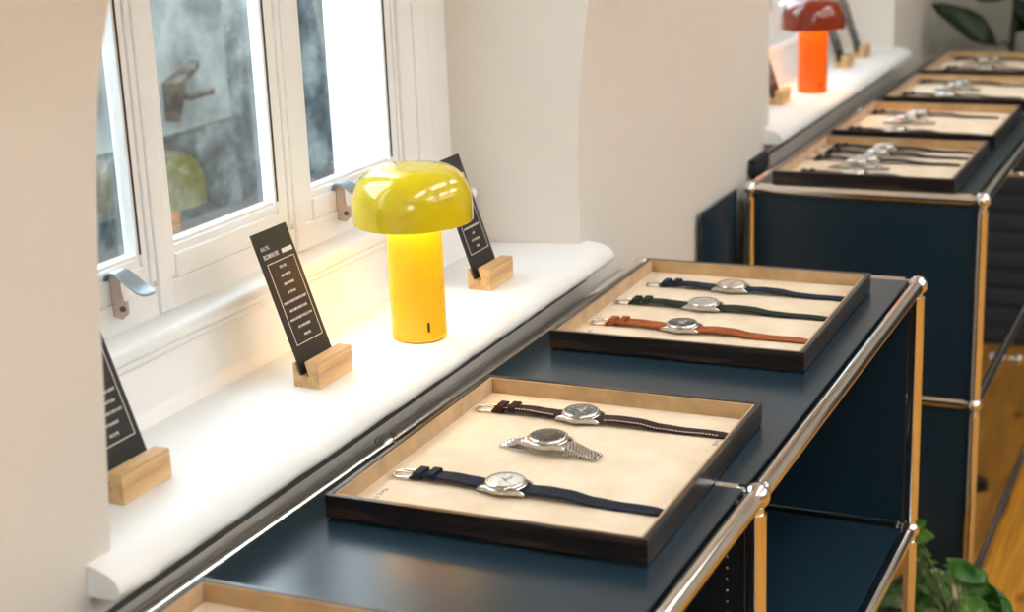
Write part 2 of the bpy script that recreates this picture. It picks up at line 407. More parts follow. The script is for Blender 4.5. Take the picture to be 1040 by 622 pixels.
# outside: area well
bm = B(); box(bm, -1500, -1380, -2500, 4200, -900, 640); st('wall_outside', bm, concrete)
bm = B(); box(bm, -1400, -720, -2500, 4200, -200, -60); st('floor_outside', bm, vary(mat('dark_paving', (.08, .075, .07), .9), [(.4, (.05, .045, .042)), (.6, (.12, .11, .10))], nscale=6))
for a, c in ((-412, 601), (1533, 2640)):
    bm = B()
    for e, sg in ((a, 1), (c, -1)):
        line = [(-613, e+sg*174.5), (-650.5, e+sg*185.5), (-722, e+sg*114.5)]
        back = [(-722, e+sg*112), (-650, e+sg*183), (-613, e+sg*171)]
        loft(bm, [[(px, py, z) for px, py in line+back] for z in (126.5, 928)])
    box(bm, -735, -612.5, a+112, c-112, 100, 126)
    st('trim_outside', bm, extw)
st('trim_outside_pier', box(B(), -1380, -1374, -400, 1193, 104, 640, 2), vary(mat('pale_cement', (.3, .33, .33), .9),
    [(.33, (.05, .065, .07)), (.44, (.17, .20, .205)), (.55, (.29, .325, .325)), (.68, (.42, .45, .45))], nscale=6, detail=12, rough=.66, distort=.15, bump=.4, bumpscale=30))
bm = B(); secs = []
for (dy, zz, w_) in ((0, 0, 9), (30, 12, 10), (62, 22, 9), (95, 30, 5)): secs.append([(-1374, 992+dy, 186+zz), (-1374+w_*3, 992+dy, 186+zz), (-1374+w_*3, 992+dy, 186+zz+10), (-1374, 992+dy, 186+zz+12)])
loft(bm, secs); loft(bm, [[(-1374, 990, 200), (-1374, 1010, 196), (-1374, 998, 130), (-1374, 992, 132)], [(-1336, 990, 200), (-1336, 1010, 196), (-1346, 998, 130), (-1346, 992, 132)]]); box(bm, -1350, -1330, 1012, 1088, 166, 178, 3)
tag(obj('iron_bracket', bm, vary(mat('rusted_iron', (.1, .08, .06), .8), [(.4, (.02, .018, .016)), (.6, (.12, .10, .08))], nscale=30)), 'old iron bracket fixed to the grey wall outside the window', 'bracket')

# ------------------------------------------------------------------ ceiling lights
for i, (x, y) in enumerate(STRIPS):
    side = 'over the display cabinets' if x < 1000 else 'over the middle of the shop' if x < 3000 else 'by the right-hand wall'
    where = ['nearest the shopfront', 'mid-room', 'nearest the far wall'][i % 3]
    t = thing('ceiling_light', 'long slim ceiling strip light %s, %s' % (side, where), 'ceiling light', (x, y, 1450), 0, 'ceiling strip lights')
    bm = B(); box(bm, -50, 50, -520, 520, -32, -1, 4); obj('housing', bm, white, t)
    bm = B(); box(bm, -36, 36, -505, 505, -36, -31, 1); obj('diffuser', bm, striplit, t)
    for yy in (-400, 400):
        bm = B(); tube(bm, (0, yy, -2), (0, yy, 150), 2, 8); obj('hanger', bm, steel, t)

# ------------------------------------------------------------------ modular steel cabinets
def cabinet(y0, mods, zt, levels, doors, label, shelf=True):
    t = thing('display_cabinet', label, 'cabinet', (0, y0, 0)); D = 387; L = sum(mods)
    ys = [0]
    for m_ in mods: ys.append(ys[-1]+m_)
    zs = [-350*k for k in range(levels+1)]
    def tb(p, q, r=9.5):
        p, q = Vector(p), Vector(q); d = (q-p).normalized(); bm = B()
        tube(bm, p+d*16.5, q-d*16.5, r, 32)
        for e, s in ((p, 1), (q, -1)): tube(bm, e+d*s*11, e+d*s*17, 7.2, 24)
        obj('tube', bm, chrome, t, smooth=True, auto=40)
    for x in (0, -D):
        for z in zs:
            for k in range(len(mods)): tb((x, ys[k], z), (x, ys[k+1], z))
            for y in ys:
                bm = B(); sphere(bm, (x, y, z), 12.8, 28, 18); obj('ball_joint', bm, chrome, t, smooth=True)
        for y in ys:
            for k in range(levels): tb((x, y, zs[k]), (x, y, zs[k+1]))
            bm = B(); tube(bm, (x, y, zs[-1]-11), (x, y, FLOOR+5), 7, 20); lathe(bm, [(0, FLOOR+.5), (15, FLOOR+.5), (15, FLOOR+4), (7, FLOOR+7), (0, FLOOR+7)], 24, (x, y, 0))
            obj('foot', bm, chrome, t, smooth=True, auto=40)
    for y in ys:
        for z in zs: tb((0, y, z), (-D, y, z))
    g = 10.8
    for k in range(len(mods)):
        a, b2 = ys[k], ys[k+1]
        bm = B(); box(bm, -D+g, -g, a+(5 if k else 8), b2-(5 if k < len(mods)-1 else 8), 4.5, 8, 1)
        tag(obj('top_panel', bm, navy, t, smooth=True, auto=30), 'slate blue top panel')
        for z in zs[1:]:
            bm = B(); box(bm, -D+g, -g, a+g, b2-g, z+1, z+4.5, .8); obj('shelf_panel', bm, navy, t, smooth=True, auto=30)
        for j in range(levels):
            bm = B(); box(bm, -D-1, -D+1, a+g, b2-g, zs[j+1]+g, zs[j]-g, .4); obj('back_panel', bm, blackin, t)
            if doors[j]:
                bm = B(); box(bm, -3, 1, a+g+1.5, b2-g-1.5, zs[j+1]+g+1.5, zs[j]-g-1.5, .8)
                dr = obj('door', bm, navyd, t, smooth=True, auto=30)
                if doors[j] == 'knob':
                    ky = (b2+a)/2-45; kz = zs[j]-29
                    bm = B(); tube(bm, (1, ky, kz), (22, ky, kz), 5.5, 20); tube(bm, (20, ky, kz), (22, ky, kz), 11, 28, 12.5); tube(bm, (22, ky, kz), (28, ky, kz), 12.5, 28); tube(bm, (28, ky, kz), (30, ky, kz), 12.5, 28, 11)
                    obj('knob', bm, chrome, dr, smooth=True, auto=40)
    for i, y in enumerate(ys):
        for j in range(levels):
            bm = B(); box(bm, -D+g, -g, y-1.2, y+1.2, zs[j+1]+g, zs[j]-g, .4)
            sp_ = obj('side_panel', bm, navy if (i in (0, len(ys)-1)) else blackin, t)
            if 0 < i < len(ys)-1 and j == 0 and not doors[0]:
                bm = B()
                for q in range(24): sphere(bm, (-28, y-1.4, -18-q*11.5), 1.5, 8, 6, (1, .4, 1))
                obj('shelf_pin_holes', bm, steel, sp_)
                tag(sp_, 'dark divider panel with a column of pin holes')
    return t
cabinet(-750, [750, 750], 0, 2, [None, 'plain'], 'low navy steel and chrome display cabinet with open bays, in the foreground')
cabinet(1283.6, [800, 800], 0, 2, ['knob', 'knob'], 'navy steel and chrome display cabinet with closed doors, behind the nearer cabinet')
bm = B(); box(bm, -412, -407.5, 1090, 1278, FLOOR, -1, 1)  # dark sheet standing in for the farther cabinet's shadow on the wall
tag(obj('shadow_board', bm, navy), 'dark navy board in place of the shadow on the wall beside the farther cabinet', 'board')
bm = B(); box(bm, -423, -409, 1392, 1484, -2, 26, 3); box(bm, -420, -411, 1400, 1476, FLOOR, 0, 1)  # black box added to stand in for the dark gap below the sill
tag(obj('dark_gap_box', bm, usb, smooth=True, auto=30), 'black box in place of the dark gap under the sill end, behind the farther cabinet', 'gap filler')

# ------------------------------------------------------------------ trays
def tray(xc, yc, rz, label, wx=303, ly=350, h=23.6):
    t = thing('watch_tray', label, 'tray', (xc, yc, 8.1), rz, 'ebony watch trays')
    X, Y = wx/2, ly/2; T = 5.5; Li = 2.6
    def ring(bm, x0, y0, x1, y1, z0, z1, bev):
        # mitred frame: outer x0,y0  inner x1,y1
        o = [(-x0, -y0), (x0, -y0), (x0, y0), (-x0, y0)]; i_ = [(-x1, -y1), (x1, -y1), (x1, y1), (-x1, y1)]
        vo = {}
        for z in (z0, z1):
            vo[z] = ([bm.verts.new((a, b3, z)) for a, b3 in o], [bm.verts.new((a, b3, z)) for a, b3 in i_])
        for k in range(4):
            j = (k+1) % 4
            bm.faces.new((vo[z0][0][k], vo[z0][0][j], vo[z1][0][j], vo[z1][0][k]))
            bm.faces.new((vo[z0][1][k], vo[z0][1][j], vo[z1][1][j], vo[z1][1][k]))
            bm.faces.new((vo[z1][0][k], vo[z1][0][j], vo[z1][1][j], vo[z1][1][k]))
            bm.faces.new((vo[z0][0][k], vo[z0][0][j], vo[z0][1][j], vo[z0][1][k]))
        if bev: bmesh.ops.bevel(bm, geom=bm.edges[:], offset=bev, segments=2, affect='EDGES')
    bm = B()
    for a, c in ((-1, -1), (1, -1), (1, 1), (-1, 1)): lathe(bm, [(0, 0), (7, 0), (7, 1.7), (0, 1.7)], 20, (a*(X-22), c*(Y-22), 0))
    obj('felt_feet', bm, usb, t)
    bm = B(); ring(bm, X, Y, X-T, Y-T, 1.6, h, .5); obj('ebony_frame', bm, ebony, t)
    bm = B(); ring(bm, X-T-.05, Y-T-.05, X-T-Li, Y-T-Li, 4, h-.6, .4); tag(obj('lining', bm, suede, t), 'tan suede lining')
    bm = B(); box(bm, -X+T+.1, X-T-.1, -Y+T+.1, Y-T-.1, 2, 6.5, .3); tag(obj('base_pad', bm, pad, t), 'cream suede base')
    bm = B()
    for sgn, (px, py) in ((1, (X-24, Y-70)), (-1, (-X+26, -Y+50))):
        # debossed maker's name near two corners, reading along the side walls
        text_mesh(bm, 'BALTIC', 7.5, lambda u, v, w_, s=sgn, px=px, py=py: Vector((px-s*v, py+s*u, 6.53+w_)), sx=1.35, thick=.02)
    obj('lettering', bm, emboss, t)
    return t
TR = [(-193, -545, 0.01, 'near-empty ebony tray in the foreground, only its far corner in view'),
      (-190, -17, .014, 'ebony tray nearest the yellow lamp, holding brown, steel bracelet and navy watches'),
      (-196, 502, .012, 'ebony tray on the nearer cabinet\'s far end, with navy, green and tan watches'),
      (-197, 1461, 0, 'ebony watch tray at the near end of the farther cabinet, crowded with five watches'),
      (-195, 1867, 0, 'ebony watch tray second from the near end of the farther cabinet'),
      (-185, 2280, 0, 'ebony watch tray third from the near end of the farther cabinet'),
      (-185, 2685, 0, 'ebony watch tray at the far end of the farther cabinet, by the wall plant')]
for x, y, rz, lb in TR: tray(x, y, rz, lb)
PADZ = 9.6+5.0

# ------------------------------------------------------------------ watches
def interp(t, x):
    if x <= t[0][0]: return t[0][1]
    for (a, va), (b2, vb) in zip(t, t[1:]):
        if a <= x <= b2:
            f = (x-a)/(b2-a); f = f*f*(3-2*f); return va+(vb-va)*f
    return t[-1][1]
def strap_band(xs, zf, wf, th, taper_end=None, bm=None):
    bm = bm or B(); secs = []
    for i, x in enumerate(xs):
        z = interp(zf, x); w_ = interp(wf, x)/2; t = th
        c = .9
        secs.append([(x, -w_, z+.2*t), (x, -w_, z+.7*t), (x, -w_+c, z+t*.92), (x, -w_*.4, z+t*1.06), (x, w_*.4, z+t*1.06), (x, w_-c, z+t*.92), (x, w_, z+.7*t), (x, w_, z+.2*t), (x, w_-.8, z), (x, -w_+.8, z)])
    return loft(bm, secs)
def leather(name, c, rough=.75):
    return vary(mat(name, c, rough, Specular_IOR_Level=.28), [(.35, tuple(v*.72 for v in c)), (.65, tuple(v*1.2 for v in c))], nscale=90, detail=4, bump=.4, bumpscale=700)
def dialmat(name, c, r=.35, metal=0): return mat(name, c, r, metal)
def case_parts(t, z0, R, dialm, hand, markm, lug=23.5, sub=True, pushers=False, bez=None):
    """case resting at z0; returns nothing"""
    bm = B()
    lathe(bm, [(0, z0), (R-4, z0), (R-.8, z0+2.2), (R, z0+3.2), (R, z0+6.2), (R-1.2, z0+7.4), (R-2.4, z0+7.6), (0, z0+7.6)], 56)
    for sx_ in (-1, 1):
        for sy_ in (-1, 1):
            y = sy_*11.6; a = []
            for k, (x, zc, hh, ww) in enumerate([(8, z0+4.8, 2.4, 2.6), (15, z0+4.6, 2.5, 2.1), (19.5, z0+3.9, 2.1, 1.7), (22.3, z0+2.9, 1.6, 1.4), (lug+.6, z0+1.9, .9, 1.1)]):
                yy = sy_*(14.2 if k == 0 else 12.9 if k == 1 else 12.0 if k == 2 else 11.5)
                a.append([(sx_*x, yy-ww, zc-hh), (sx_*x, yy+ww, zc-hh), (sx_*x, yy+ww, zc+hh*.55), (sx_*x, yy+ww*.4, zc+hh), (sx_*x, yy-ww*.4, zc+hh), (sx_*x, yy-ww, zc+hh*.55)])
            loft(bm, a)
    c = obj('case', bm, steel, t, smooth=True, auto=38)
    bm = B(); lathe(bm, [(R-1.6, z0+7.3), (R-.9, z0+8.0), (R-1.3, z0+9.4), (R-2.6, z0+10.3), (R-3.6, z0+10.2), (R-3.9, z0+8.4)], 56, close=True)
    obj('bezel', bm, bez or steel_p, t, smooth=True, auto=50)
    d = B(); lathe(d, [(0, z0+8.9), (R-3.7, z0+8.9), (R-3.7, z0+7.6)], 48); dl = obj('dial', d, dialm, t)
    bm = B()
    for k in range(12):
        an = k*math.pi/6; L = 2.2 if k % 3 else 3.2
        c0, s0 = math.cos(an), math.sin(an); r0, r1 = R-5.2-L, R-5.2; w_ = .35
        loft(bm, [[(c0*r-s0*w_*q, s0*r+c0*w_*q, z) for r, q in ((r0, -1), (r1, -1), (r1, 1), (r0, 1))] for z in (z0+8.92, z0+9.08)])
    if sub:
        for yy in (-6.2, 6.2): lathe(bm, [(3.0, z0+8.93), (3.0, z0+9.05), (3.35, z0+9.05), (3.35, z0+8.93)], 24, (0, yy, 0), close=True)
    obj('hour_markers', bm, markm, dl)
    bm = B()
    for an, L, w_ in ((2.55, 8.0, .55), (1.35, 11.5, .42), (-.7, 12.0, .14)):
        c0, s0 = math.cos(an), math.sin(an)
        loft(bm, [[(c0*r-s0*w_*q, s0*r+c0*w_*q, z) for r, q in ((-2.0, -1), (L*.6, -1.2), (L, -.2), (L, .2), (L*.6, 1.2), (-2.0, 1))] for z in (z0+9.25, z0+9.45)])
    tube(bm, (0, 0, z0+9), (0, 0, z0+9.7), .9, 16)
    obj('hands', bm, hand, dl)
    bm = B(); lathe(bm, [(R-3.8, z0+9.6), (R-4.2, z0+10.4), (R-5.5, z0+11.0), (R*.5, z0+11.7), (0, z0+11.9)], 48)
    obj('crystal', bm, crystal, t, smooth=True)
    bm = B(); tube(bm, (0, R-.3, z0+4.8), (0, R+3.3, z0+4.8), 2.6, 18)
    if pushers:
        for xx in (-8.5, 8.5):
            y_ = math.sqrt(R*R-xx*xx); tube(bm, (xx, y_-.5, z0+4.8), (xx*1.12, y_+3, z0+4.8), 1.6, 14)
    obj('crown', bm, steel_p, t, smooth=True, auto=40)
def strap_watch(x, y, rz, label, smat, dialm, hand, markm, stitch, pushers=False, R=20, s0=-97, s1=159, bez=None, group='watches laid out on trays', cat='watch'):
    t = thing('wrist_watch', label, 'watch', (x, y, PADZ+.1), rz, group)
    case_parts(t, 1.4, R, dialm, hand, markm, pushers=pushers, bez=bez)
    n = 26
    xs = [s0+(-19.0-s0)*i/n for i in range(n+1)]
    zf = [(-112, .6), (-97, .5), (-80, 4.0), (-55, 4.6), (-38, 3.6), (-22, 3.0), (-19, 3.2)]
    wf = [(-112, 15.5), (-97, 16), (-19, 20)]
    bm = strap_band(xs, zf, wf, 3.0); a = obj('buckle_strap', bm, smat, t, smooth=True, auto=40)
    n = 34; xs = [19.0+(s1-19.0)*i/n for i in range(n+1)]
    zf2 = [(19, 3.2), (24, 3.6), (40, 4.6), (60, 4.2), (85, 1.2), (110, .4), (130, .9), (s1, .1)]
    wf2 = [(19, 20), (s1-14, 16), (s1-6, 13.5), (s1, 6)]
    bm = strap_band(xs, zf2, wf2, 2.6); b3 = obj('tip_strap', bm, smat, t, smooth=True, auto=40)
    if stitch:
        for par, zz, ww, A0, A1, th in ((a, zf, wf, -84, -28, 3.0), (b3, zf2, wf2, 28, s1-14, 2.6)):
            bm = B(); k = A0
            while k < A1:
                for sg in (-1, 1):
                    y_ = sg*(interp(ww, k)/2-2.0); z_ = interp(zz, k)+th*.98
                    box(bm, k, k+2.2, y_-.42, y_+.42, z_-.3, z_+.4)
                k += 3.4
            obj('stitching', bm, stitch, par)
    for j, xk in enumerate((-88, -74)):
        z = interp(zf, xk)-.3; bm = B(); W_, H_, Lk = 9.6, 4.9 if j else 5.6, 4
        # loop: rectangular band round the strap
        outer = [(-W_, z), (W_, z), (W_, z+H_), (W_-1.2, z+H_+1.2), (-W_+1.2, z+H_+1.2), (-W_, z+H_)]
        inner = [(-W_+1.3, z+.1), (W_-1.3, z+.1), (W_-1.3, z+H_-.4), (W_-2, z+H_-.1), (-W_+2, z+H_-.1), (-W_+1.3, z+H_-.4)]
        vs = [[bm.verts.new((xk+dx, p[0], p[1])) for p in ring_] for dx in (-Lk, Lk) for ring_ in (outer, inner)]
        for q in range(6):
            r_ = (q+1) % 6
            bm.faces.new((vs[0][q], vs[0][r_], vs[2][r_], vs[2][q])); bm.faces.new((vs[1][q], vs[1][r_], vs[3][r_], vs[3][q]))
            bm.faces.new((vs[0][q], vs[0][r_], vs[1][r_], vs[1][q])); bm.faces.new((vs[2][q], vs[2][r_], vs[3][r_], vs[3][q]))
        obj('keeper_loop', bm, smat, a)
    bm = B()
    pts = [(-96, -9.2, 2.6), (-104, -9.4, 2.2), (-112, -9, 1.7), (-114.5, -6, 1.9), (-115, 0, 2.3), (-114.5, 6, 1.9), (-112, 9, 1.7), (-104, 9.4, 2.2), (-96, 9.2, 2.6)]
    path_tube(bm, pts, 1.35, 8); tube(bm, (-97, -9.2, 2.6), (-97, 9.2, 2.6), 1.1, 10)
    path_tube(bm, [(-97, 0, 3.4), (-105, 0, 4.2), (-115, 0, 3.6)], .9, 8)
    obj('buckle', bm, steel_p, t, smooth=True, auto=60)
    return t
def bracelet_watch(x, y, rz, label, dialm, hand, markm, group='watches laid out on trays', bez=None):
    t = thing('bracelet_watch', label, 'watch', (x, y, PADZ+.1), rz, group)
    Z = 7.5
    case_parts(t, Z, 20.3, dialm, hand, markm, pushers=True, bez=bez)
    # closed bracelet: out of the lugs, down, folded back below the case
    pts = [(-20, Z+3), (-25, Z+2.2), (-32, Z-1.2), (-39, Z-3.5), (-46, 2.8), (-49, 1.6), (-45, .9), (-35, .9), (-15, .9), (0, .9), (20, .9), (38, .9), (50, .9), (53, 2.0), (48, 3.4), (41, Z-3.0), (34, Z-.5), (27, Z+2.0), (20, Z+3)]
    # resample at link pitch
    P3 = [Vector((a, 0, b2)) for a, b2 in pts]; out = []; pitch = 3.3; acc = 0
    for a, b2 in zip(P3, P3[1:]):
        d = (b2-a); L = d.length; s = -acc
        while s+pitch <= L+1e-6 or not out:
            s += pitch if out else acc
            out.append((a+d*(s/L), d.normalized())); 
        acc = L-s
    bm = B()
    for k, (p, d) in enumerate(out):
        wv = 10.0 if abs(p.x) < 25 else 9.3 - (abs(p.x)-25)*.02
        rot = d.to_track_quat('X', 'Z').to_matrix().to_4x4()
        nb = 5
        for j in range(nb):
            yy = (j-(nb-1)/2)*(wv*2/nb); hw = wv/nb*.94
            off = 0 if j % 2 == 0 else pitch/2
            mt = Matrix.Translation(p+d*off+Vector((0, yy, 0))) @ rot @ Matrix.Diagonal((pitch*.94 if j in (0, 4) else pitch*.9, hw*2, 2.3, 1))
            r_ = bmesh.ops.create_cube(bm, size=1, matrix=mt)
            bmesh.ops.bevel(bm, geom=list({e for v in r_['verts'] for e in v.link_edges}), offset=.45, segments=1, affect='EDGES')
    obj('bracelet', bm, steel_p, t)
    bm = B(); box(bm, -14, 16, -9.2, 9.2, -.05, 2.6, .6); obj('clasp', bm, steel, t)
    return t
L_brown = leather('brown_leather', (.035, .011, .008)); L_navy = leather('navy_leather', (.007, .011, .022)); L_black = leather('black_leather', (.007, .007, .008))
L_green = leather('green_leather', (.010, .018, .010)); L_tan = leather('tan_leather', (.30, .075, .018)); L_navy2 = leather('deep_navy_leather', (.008, .014, .03))
D_dark = dialmat('dark_grey_dial', (.02, .025, .03)); D_silver = dialmat('silver_dial', (.80, .79, .76), .3); D_black = dialmat('blue_black_dial', (.008, .011, .02))
D_sal = dialmat('champagne_dial', (.58, .47, .38), .3); D_sage = dialmat('sage_dial', (.45, .47, .42), .3); D_slate = dialmat('slate_dial', (.05, .07, .09))
H_gold = mat('gilt_hands', (.75, .50, .18), .25, 1); H_blue = mat('blued_hands', (.01, .012, .03), .3); H_w = mat('white_marks', (.85, .83, .78), .5); H_st = mat('steel_hands', (.7, .7, .7), .2, 1)
st_w = mat('pale_thread', (.80, .74, .66), .8); st_n = mat('navy_thread', (.04, .055, .10), .8); st_t = mat('rust_thread', (.5, .17, .06), .8)
strap_watch(-212, 97, .01, 'wristwatch on brown strap with pale stitching, in the tray beside the yellow lamp', L_brown, D_slate, H_w, H_w, st_w, True)
bracelet_watch(-209, 6, -.06, 'steel bracelet wristwatch with black dial and gilt hands between brown and navy strap watches', D_black, H_gold, H_gold)
strap_watch(-207, -96, -.02, 'white-dialled wristwatch on navy strap nearest the front of the yellow lamp\'s tray', L_navy, D_silver, H_blue, H_st, st_n)
strap_watch(-209, 603, 0, 'wristwatch with champagne dial on navy strap, rearmost of three in the middle tray', L_navy2, D_sal, H_st, H_st, None)
strap_watch(-218, 514, 0, 'wristwatch with pale green-grey dial on dark green strap', L_green, D_sage, H_st, H_st, None)
strap_watch(-214, 420, -.01, 'wristwatch on tan orange-brown leather strap with dark dial', L_tan, D_dark, H_w, H_st, st_t)
# farther cabinet
strap_watch(-224, 1596, 0, 'blurred dark strap watch, rearmost in the five-watch tray', L_black, D_silver, H_blue, H_st, None)
strap_watch(-224, 1540, 0, 'blurred dark strap watch, second from the back in the five-watch tray', L_black, D_silver, H_blue, H_st, None)
strap_watch(-228, 1478, 0, 'blurred dark strap watch, middle row of the five-watch tray', L_black, D_sage, H_blue, H_st, None)
bracelet_watch(-232, 1412, 0, 'blurred steel bracelet watch in the five-watch tray', D_silver, H_blue, H_st)
strap_watch(-222, 1346, 0, 'blurred pale-dialled strap watch half hidden behind the front rim of the five-watch tray', L_navy, D_silver, H_blue, H_st, None)
strap_watch(-236, 1975, 0, 'blurred dark strap watch at the back of the farther cabinet\'s second tray', L_navy, D_silver, H_blue, H_st, None)
bracelet_watch(-240, 1880, .05, 'blurred steel bracelet watch in the middle of the farther cabinet\'s second tray', D_silver, H_blue, H_st)
strap_watch(-240, 1775, 0, 'blurred dark strap watch at the front rim of the farther cabinet\'s second tray', L_black, D_sage, H_blue, H_st, None)
strap_watch(-222, 2410, 0, 'blurred navy strap watch at the back of the farther cabinet\'s third tray', L_navy, D_dark, H_w, H_st, None)
bracelet_watch(-222, 2320, -.05, 'blurred steel bracelet watch in the middle of the farther cabinet\'s third tray', D_sage, H_blue, H_st)
strap_watch(-225, 2225, 0, 'blurred dark strap watch at the front rim of the farther cabinet\'s third tray', L_black, D_silver, H_blue, H_st, None)
strap_watch(-212, 2810, 0, 'blurred black strap watch at the back of the farthest tray', L_black, D_dark, H_w, H_st, None)
bracelet_watch(-226, 2735, 0, 'blurred steel bracelet watch in the middle of the farthest tray', D_dark, H_w, H_st)
strap_watch(-205, 2640, 0, 'blurred black strap watch at the front of the farthest tray', L_black, D_sal, H_st, H_st, None)

# ------------------------------------------------------------------ cards in oak blocks
SPEC = {
 1: ['STEEL CASE', '38MM DIAMETER', '12MM THICKNESS', 'GRAINED DIAL', 'DOUBLE POLISHING BRUSHED & SANDY', 'HIGH DOMED HESALITE GLASS', 'AUTOMATIC MOVEMENT MIYOTA 8315', '60H POWER RESERVE', '50M (5ATM)'],
 2: ['STEEL CASE', '38MM DIAMETER', '12MM THICKNESS', 'SECTOR DIAL', 'DOUBLE POLISHING BRUSHED & SANDY', 'HIGH DOMED HESALITE GLASS', 'MANUAL MOVEMENT SEAGULL ST1901', '42H POWER RESERVE', '50M (5ATM)'],
 3: ['STEEL CASE', '39MM DIAMETER', '13MM THICKNESS', 'SAPPHIRE GLASS', 'BRUSHED STEEL', 'STEEL BRACELET', 'AUTOMATIC MOVEMENT MIYOTA 9039', 'STEEL', '42H POWER RESERVE', '200M']}
def card_stand(x, y, idx, blabel, clabel, title='BICOMPAX 002', group='oak card blocks', ly=66):
    # x,y: centre of the block base; block runs along y
    t = thing('card_block', blabel, 'card holder', (x, y, 65.3), 0, group)
    bm = B(); h = 27; tl = .34
    prof = [(-15, 0), (15, 0), (15, h), (.2, h-.5), (4.2, 11.5), (-8.3, 11.5), (-12.6, h-3), (-15, h-3)]
    # slot leans back toward the window
    prof = [(-15, 0), (15, 0), (15, h), (-.8, h), (3.4, 12), (-7.6, 12), (-12.6, h-2), (-15, h-2)]
    loft(bm, [[(a, yy, z) for a, z in prof] for yy in (-ly/2, ly/2)])
    bmesh.ops.bevel(bm, geom=[e for e in bm.edges if abs(e.verts[0].co.y-e.verts[1].co.y) > 1 and abs(e.verts[0].co.x) > 14], offset=.8, segments=2, affect='EDGES')
    obj('block', bm, oak, t)
    c = thing('spec_card', clabel, 'card', (x-6.4, y, 65.3+12.4), 0, group.replace('oak card blocks', 'black specification cards'))
    a = Vector((-.322, 0, .947)); nrm = Vector((.947, 0, .322)); Lc = 148; hw = 32
    def pt(u, v, w_): return a*v+nrm*w_+Vector((0, u, 0))
    bm = B(); loft(bm, [[pt(-hw, v, w_), pt(hw, v, w_)][::1] + [] for v, w_ in ((0, 0), (Lc, 0), (Lc, 1.4), (0, 1.4), (0, 0))], caps=False, closed=False)
    loft(bm, [[pt(-hw, v, w_) for v, w_ in ((0, 0), (Lc, 0), (Lc, 1.4), (0, 1.4))], [pt(-hw+.01, v, w_) for v, w_ in ((0, 0), (Lc, 0), (Lc, 1.4), (0, 1.4))]])
    loft(bm, [[pt(hw, v, w_) for v, w_ in ((0, 0), (Lc, 0), (Lc, 1.4), (0, 1.4))], [pt(hw-.01, v, w_) for v, w_ in ((0, 0), (Lc, 0), (Lc, 1.4), (0, 1.4))]])
    bmesh.ops.remove_doubles(bm, verts=bm.verts, dist=.005)
    obj('board', bm, cardm, c)
    bm = B()
    def bar(u0, u1, v0, v1): 
        loft(bm, [[pt(u0, v0, w_), pt(u1, v0, w_), pt(u1, v1, w_), pt(u0, v1, w_)] for w_ in (1.42, 1.55)])
    f = .55
    bar(-23, 26, 114, 114+f*1.5); bar(-23, 26, 28, 28+f*1.5); bar(-23, -23+f*1.5, 28, 114.5); bar(26-f*1.5, 26, 28, 114.5)
    text_mesh(bm, 'BALTIC', 5.6, lambda u, v, w_: pt(u-24.5, 130.5+v, 1.45+w_), 'LEFT', .85, .05)
    text_mesh(bm, title, 6.6, lambda u, v, w_: pt(u-24.5, 122+v, 1.45+w_), 'LEFT', .60, .05, bold=.05)
    bar(8.5, 27.5, 119.8, 124.4)
    ln = SPEC[idx]; dv = 81.5/len(ln)
    for k, s_ in enumerate(ln):
        text_mesh(bm, s_, 3.5, lambda u, v, w_, k=k: pt(u+1.5, 112.5-dv*(k+.5)+v, 1.45+w_), 'CENTER', .66, .05, bold=.06)
    obj('lettering', bm, ink, c)
    return t
card_stand(-457, -305.5, 1, 'oak card block half hidden by the near cream pier', 'black specification card leaning in the oak block beside the near pier', 'BICOMPAX 001')
card_stand(-455.5, 3.5, 2, 'oak card block on the sill left of the yellow lamp', 'black specification card headed BICOMPAX 002, left of the yellow lamp')
card_stand(-447.5, 385, 3, 'oak card block on the sill right of the yellow lamp', 'black specification card partly hidden behind the yellow lamp shade', 'AQUASCAPHE')
card_stand(-475, 1782, 1, 'oak card block on the farther sill, left of the red lamp', 'dark specification card leaning on the farther sill, left of the red lamp', 'AQUASCAPHE')
card_stand(-470, 2308, 2, 'oak card block just right of the red lamp', 'dark specification card just right of the red lamp, top hidden by its shade', 'BICOMPAX 003')
card_stand(-470, 2478, 3, 'oak card block at the far end of the farther sill', 'dark specification card at the far end of the farther sill', 'HMS 002')

# ------------------------------------------------------------------ lamps
def lamp(x, y, label, shade_m, stem_m, glow_m, power, col):
    t = thing('table_lamp', label, 'lamp', (x, y, 65.2), 0)
    bm = B(); lathe(bm, [(0, 0), (29.2, 0), (30.2, 1.2), (30.2, 2.4), (29.6, 3.0), (30.3, 3.6), (30.3, 164), (0, 164)], 64)
    st_ = obj('stem', bm, stem_m, t, smooth=True, auto=35)
    a = math.radians(-42)
    bm = B(); box(bm, -1.4, 1.4, -.9, .9, -5.5, 5.5, .85, 3)
    bmesh.ops.transform(bm, matrix=Matrix.Translation((30.2*math.cos(a), 30.2*math.sin(a), 17)) @ Matrix.Rotation(a+math.pi/2, 4, 'Z'), verts=bm.verts)
    obj('charging_port', bm, usb, st_, smooth=True, auto=40)
    out = []; R, z0, zt = 65, 129.5, 191.5
    out = [(R-1.2, z0), (R-.2, z0+.6), (R, z0+2), (R, z0+19)]
    for k in range(1, 15):
        th = k/14*math.pi/2
        out.append((25+(R-25)*math.cos(th)**.86, z0+19+(zt-z0-20.3)*math.sin(th)**.93))
    out += [(16, zt-.6), (8, zt-.1), (0, zt)]
    inn = [(0, zt-3)] + [(max(0, r-2.4), z-2.6 if r < R-1 else z) for r, z in reversed(out[3:-2])] + [(R-2.6, z0+.8)]
    bm = B(); lathe(bm, out+inn, 80)
    bmesh.ops.remove_doubles(bm, verts=bm.verts, dist=.01)
    obj('shade', bm, shade_m, t, smooth=True, auto=50)
    bm = B(); lathe(bm, [(30.4, 154), (R-4.5, 154), (R-4.5, 156.5), (30.4, 156.5)], 64, close=True)
    tag(obj('diffuser', bm, glow_m, t), 'glowing ring under the shade')
    return t
